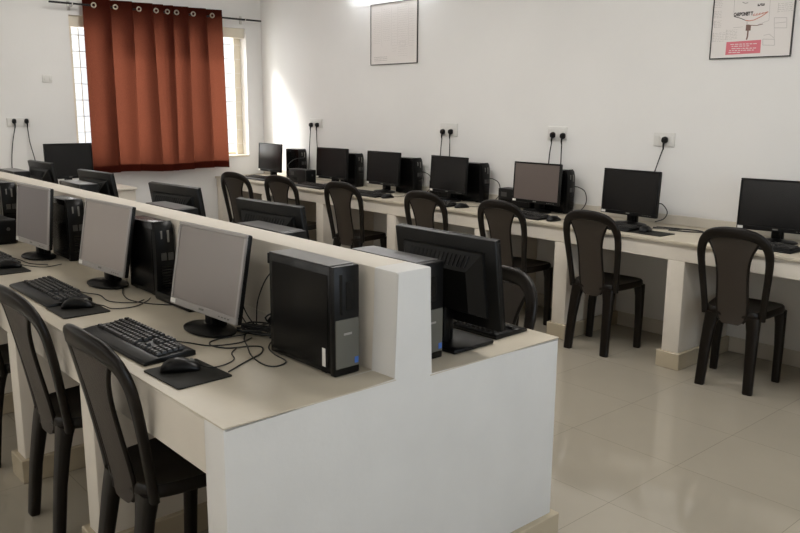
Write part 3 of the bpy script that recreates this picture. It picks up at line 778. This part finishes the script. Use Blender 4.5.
def scribble(bm, u0, u1, v0, v1, n, w=.001, seed=0):
    rd = random.Random(seed)
    for k in range(n):
        v = v0 + (v1 - v0) * (k + .5) / n; u = u0
        while u < u1 - .004:
            e = min(u1, u + rd.uniform(.006, .022)); line(bm, [(u, v), (e, v + rd.uniform(-.001, .001))], w); u = e + rd.uniform(.003, .006)
# the pale chart
t1, p1, W1, H1 = poster('framed pale chart with faint columns of print, under the tube light', -4.21, -3.585, 1.852, 2.378)
bm = B()
for k, (u0, u1, v0, v1, n) in enumerate(((.04, .14, .18, .46, 18), (.17, .27, .20, .48, 18), (.30, .36, .10, .44, 14), (.38, .50, .06, .50, 24), (.52, .59, .14, .46, 16))):
    scribble(bm, u0, u1, v0, v1, n, .0012, k)
for u in (.155, .285, .37, .51): line(bm, [(u, .16), (u, .49)], .0015)
line(bm, [(.40, .15), (.47, .15), (.47, .19), (.40, .19), (.40, .15)], .0015)
obj('printed_columns', bm, 'inkgrey', p1)
bm = B(); scribble(bm, .05, .23, .03, .075, 3, .004, 9); obj('printed_caption', bm, 'inkgrey', p1)
# the diagram with the pink panel
X0, Z0 = -.949, 1.783
t2, p2, W2, H2 = poster('framed diagram poster with a pink panel at its foot', X0, -.463, Z0, 2.36)
def uv(x, y):
    xl = 709 + 4.2 * (58.5 - y) / 58.5; xr = 790 + 5 * (53 - y) / 53; u = (x - xl) / (xr - xl)
    yb = 58.5 - 5.5 * u
    return u * W2, (yb - y) * .00592
def zz(x, y): return uv(700 + x / 8, y / 8)
bm = B(); bm.faces.new([bm.verts.new((q[0], YP, q[1])) for q in (zz(208, 428), zz(490, 405), zz(497, 305), zz(217, 327))]); pk = obj('pink_panel', bm, 'paperpink', p2)
bm = B(); YP = -.0100
for k, (a, b_, y0) in enumerate(((250, 470, 345), (260, 410, 360), (260, 345, 378), (350, 460, 378), (240, 440, 393), (235, 330, 408))):
    rd = random.Random(k); x = a
    while x < b_:
        e = min(b_, x + rd.uniform(12, 34)); line(bm, [zz(x, y0 - (x - 250) * .05), zz(e, y0 - (e - 250) * .05)], .004); x = e + 7
obj('printed_lines', bm, 'paper', pk)
YP = -.0096
for k, (a, b_, c, d, n) in enumerate(((115, 180, 0, 60, 5), (115, 175, 85, 140, 5), (115, 170, 160, 215, 5), (105, 200, 255, 325, 6), (215, 300, 230, 305, 7), (630, 735, 30, 95, 5))):
    bm = B(); (u0, v1), (u1, v0) = zz(a, c), zz(b_, d); scribble(bm, u0, u1, v0, v1, n, .0016, k + 20); line(bm, [(u0, v0), (u0, v1)], .0016); obj('printed_note', bm, 'inkgrey', p2)
for a, b_, c, d in ((597, 692, 140, 215), (510, 600, 300, 345)):
    bm = B(); line(bm, [zz(a, c), zz(b_, c), zz(b_, d), zz(a, d), zz(a, c)], .0022); obj('printed_box', bm, 'inkgrey', p2)
for pts, w_ in (([(605, 180), (685, 172)], .002), ([(515, 272), (560, 262), (595, 290)], .002), ([(280, 0), (275, 100)], .002), ([(565, 5), (556, 160), (470, 190)], .0018), ([(270, 215), (350, 208)], .0018), ([(598, 215), (598, 300)], .0018), ([(345, 20), (370, 30), (390, 24)], .005)):
    bm = B(); line(bm, [zz(*q) for q in pts], w_); obj('printed_line', bm, 'inkgrey', p2)
bm = text_bm('CARBONET T', .034, .0022)
(u0, v0) = zz(274, 127); (u1, v1) = zz(430, 118)
mx = max(v.co.x for v in bm.verts); sc = (u1 - u0) / mx
for v in bm.verts: v.co = Vector((u0 + v.co.x * sc, YP, v0 + v.co.y * .8 + (v1 - v0) * v.co.x / mx))
obj('printed_title', bm, 'ink', p2)
bm = B(); line(bm, [zz(275, 128), zz(330, 142), zz(370, 158)], .004)
scribble(bm, *[zz(470, 0)[0], zz(525, 0)[0]], zz(0, 85)[1] - .0, zz(0, 66)[1], 2, .006, 5)
obj('printed_stroke', bm, 'ink', p2)
bm = B(); line(bm, [zz(370, 158), zz(400, 163), zz(440, 156), zz(500, 128), zz(550, 94)], .005); line(bm, [zz(430, 122), zz(470, 118), zz(550, 94)], .004)
for k in range(4): line(bm, [zz(432 + 22 * k, 118 - 3 * k), zz(446 + 22 * k, 108 - 3 * k)], .004)
obj('printed_wing', bm, 'inkred', p2)
bm = B(); line(bm, [zz(383, 165), zz(384, 190)], .002); bm.faces.new([bm.verts.new((q[0], YP, q[1])) for q in (zz(372, 238), zz(412, 236), zz(416, 200), zz(402, 190), zz(376, 192))])
line(bm, [zz(392, 236), zz(388, 280), zz(380, 306)], .009); line(bm, [zz(410, 196), zz(460, 198), zz(510, 186)], .004)
obj('printed_figure', bm, 'inkbrown', p2)

# ------------------------------------------------------------------ curtains on a rod
ROD_X, ROD_Z = XW + .10, 2.372
rod = thing('curtain_rod', 'thin black curtain rod above the window', 'curtain rod', (ROD_X, 1.14, ROD_Z))
bm = B(); tube(bm, [(0, 0, 0), (0, 1.0, -.006), (0, 2.16, -.012)], .0095, 12, 4); obj('rod', bm, 'rod', rod, 60)
for y in (.20, 1.97):
    bm = B(); bx(bm, -.10, -.088, y - .014, y + .014, -.05, .03, .002, 1); tube(bm, [(-.09, y, -.012), (-.04, y, -.02), (0, y, -.022)], .006, 8, 4)
    tube(bm, [(0, y - .0, -.022), (.013, y, -.01), (.012, y, .004)], .005, 8, 3); obj('bracket', bm, 'steel', rod, 50)
def curtain(label, bounds, grom, group, seed):
    """cloth in overlapping S folds, one flat face per eyelet; bounds = fold positions along the rod"""
    y0 = bounds[0]; rd = random.Random(seed)
    t = thing('curtain', label, 'curtain', (ROD_X, y0, ROD_Z), 0, group)
    A, dl = .042, .034
    ctrl = []
    n = len(bounds) - 1
    for k in range(n):
        a, b_ = bounds[k] - y0, bounds[k + 1] - y0
        w = b_ - a; d = min(dl, w * .3)
        ctrl.append((a - (d if k else 0), -A * (1 if k else .2)))
        ctrl.append((a + w * .45, .006))
        ctrl.append((b_ + (d if k < n - 1 else 0), A))
    path = smooth_path([(y, x, 0) for y, x in ctrl], 9)
    zt, zb = .060, -1.525
    nv = 44; bm = B(); rows = []
    ph = [rd.uniform(0, 6) for _ in range(4)]
    for j in range(nv + 1):
        v = j / nv; row = []
        for q in path:
            y, x = q.x, q.y
            yy = y + .012 * v * math.sin(9 * y + ph[0]) + .006 * v * math.sin(23 * y + ph[1] + 2 * v) + .04 * v * (y - (bounds[-1] - y0) / 2)
            xx = x * (1 + .25 * v * math.sin(7 * y + ph[2])) + .008 * v * math.sin(15 * y + 3 * v + ph[3]) + .014 * v
            row.append(bm.verts.new((xx, yy, zt + (zb - zt) * v + .008 * v * math.sin(8 * y + ph[1]))))
        rows.append(row)
    for j in range(nv):
        for i in range(len(path) - 1): bm.faces.new((rows[j][i], rows[j][i + 1], rows[j + 1][i + 1], rows[j + 1][i]))
    # turned up hem and heading: a second layer of cloth behind
    def layer(j0, j1):
        bk = [[bm.verts.new(v.co + Vector((-.003, 0, 0))) for v in rows[j]] for j in range(j0, j1 + 1)]
        for a, b_ in zip(bk[:-1], bk[1:]):
            for i in range(len(path) - 1): bm.faces.new((a[i], a[i + 1], b_[i + 1], b_[i]))
    layer(nv - 2, nv); layer(0, 2)
    obj('cloth', bm, 'curtain', t, 180)
    for y in grom:
        bm = B(); n_, m = 20, 8; R0, r0 = .019, .0065
        rw = [[bm.verts.new((r0 * math.sin(2 * PI * b / m), (R0 + r0 * math.cos(2 * PI * b / m)) * math.cos(2 * PI * a / n_), (R0 + r0 * math.cos(2 * PI * b / m)) * math.sin(2 * PI * a / n_))) for b in range(m)] for a in range(n_)]
        for a in range(n_):
            for b in range(m): bm.faces.new((rw[a][b], rw[(a + 1) % n_][b], rw[(a + 1) % n_][(b + 1) % m], rw[a][(b + 1) % m]))
        g = obj('eyelet', bm, 'brass', t, 80); g.location = (.014, y - y0, 0); g.rotation_euler = (0, 0, R_(-14))
curtain('rust red curtain panel on the left half of the window', [1.435, 1.64, 1.85, 2.05, 2.19], [1.53, 1.731, 1.959, 2.13], 'rust red curtains', 1)
curtain('rust red curtain panel on the right half of the window', [2.215, 2.275, 2.42, 2.61, 2.82], [2.245, 2.34, 2.517, 2.725], 'rust red curtains', 5)

# ------------------------------------------------------------------ tube light over the chart
tl = thing('wall_lamp', 'white tube light on the wall above the framed pale chart', 'light', (-3.95, YW, 2.56))
bm = B(); bx(bm, -.58, .58, -.05, 0, -.02, .03, .004, 2); obj('housing', bm, 'white', tl, 40)
bm = B(); tube(bm, [(-.55, -.066, -.012), (0, -.066, -.012), (.55, -.066, -.012)], .013, 12, 2); obj('tube', bm, 'tube_on', tl, 60)
bm = B()
for x in (-.57, .57): bx(bm, x - .015, x + .015, -.085, -.045, -.03, .012, .003, 1)
obj('end_cap', bm, 'white', tl, 40)

# ------------------------------------------------------------------ light
def area(name, loc, rot, sx, sy, power, col):
    l = bpy.data.lights.new(name, 'AREA'); l.shape = 'RECTANGLE'; l.size = sx; l.size_y = sy; l.energy = power; l.color = col
    o = bpy.data.objects.new(name, l); COL.objects.link(o); o.location = loc; o.rotation_euler = rot
    return o
for i, (a, b_, z0, z1) in enumerate(FW):
    area('daylight', ((a + b_) / 2, YS - T - .02, (z0 + z1) / 2), (R_(90), 0, 0), b_ - a, z1 - z0, 11, (1, .92, .81))
area('daylight', (XE + T + .02, .55, 1.58), (R_(90), 0, R_(90)), 2.9, 1.35, 48, (.74, .865, 1))
area('daylight', (XW - T - .35, (WY0 + WY1) / 2 - .2, (WZ0 + WZ1) / 2 + .1), (R_(90), 0, R_(-90)), 2.9, 2.2, 120, (1, .99, .97))
sun = bpy.data.lights.new('low_sun', 'SUN'); sun.energy = 16; sun.angle = R_(17); sun.color = (1, .97, .92)
so = bpy.data.objects.new('low_sun', sun); COL.objects.link(so)
so.rotation_euler = Vector((.60, .52, -.56)).to_track_quat('-Z', 'Y').to_euler()
# unseen ceiling tube lights, placed for the light they throw on wall and floor
for x, y, pw in ((-4.5, 1.45, 25), (-2.5, 1.45, 28), (-.5, 1.45, 31), (-3.4, -1.9, 5), (-.6, -1.9, 5), (1.7, 1.0, 9)):
    if True:
        t = thing('unseen_ceiling_tube_light', 'white tube light under the ceiling, out of the picture', 'light', (x, y, ZC), 0, 'tube lights under the ceiling')
        bm = B(); bx(bm, -.62, .62, -.045, .045, -.05, 0, .004, 2); obj('housing', bm, 'white', t, 40)
        bm = B(); tube(bm, [(-.58, 0, -.064), (0, 0, -.064), (.58, 0, -.064)], .013, 12, 2); obj('tube', bm, 'tube', t, 60)
        area('unseen_tube_lamp', (x, y, ZC - .085), (0, 0, 0), 1.15, .35, pw, (1, .965, .92))
w = bpy.data.worlds.new('World'); S.world = w; w.use_nodes = True
bg = w.node_tree.nodes['Background']; bg.inputs['Color'].default_value = (.93, .97, 1, 1); bg.inputs['Strength'].default_value = 1.5

# ------------------------------------------------------------------ camera
yaw, pit, rol, f = .8479, -.1979, .0077, 797.7
cy, sy, cp, sp = math.cos(yaw), math.sin(yaw), math.cos(pit), math.sin(pit)
Fv = Vector((-sy * cp, cy * cp, sp)); Rv = Vector((cy, sy, 0)); Uv = Rv.cross(Fv)
R2 = Rv * math.cos(rol) + Uv * math.sin(rol); U2 = Uv * math.cos(rol) - Rv * math.sin(rol)
cam = bpy.data.cameras.new('camera'); cam.sensor_width = 36; cam.lens = f / 800 * 36; cam.clip_start = .05
co = bpy.data.objects.new('camera', cam); COL.objects.link(co)
mw = Matrix((R2, U2, -Fv)).transposed().to_4x4(); mw.translation = (1.5775, -1.3813, 1.4878)
co.matrix_world = mw
S.camera = co
for o in COL.objects:
    if o.parent is None and o.get('category') in ('monitor', 'computer', 'power backup box', 'keyboard', 'mouse', 'mouse pad', 'power strip'): o.location.z += .0012
S.cycles.use_denoising = True
S.cycles.max_bounces = 10; S.cycles.diffuse_bounces = 6; S.cycles.sample_clamp_indirect = 6
S.view_settings.view_transform = 'Standard'; S.view_settings.look = 'None'; S.view_settings.exposure = -.25; S.view_settings.gamma = 1
S.view_settings.use_curve_mapping = False
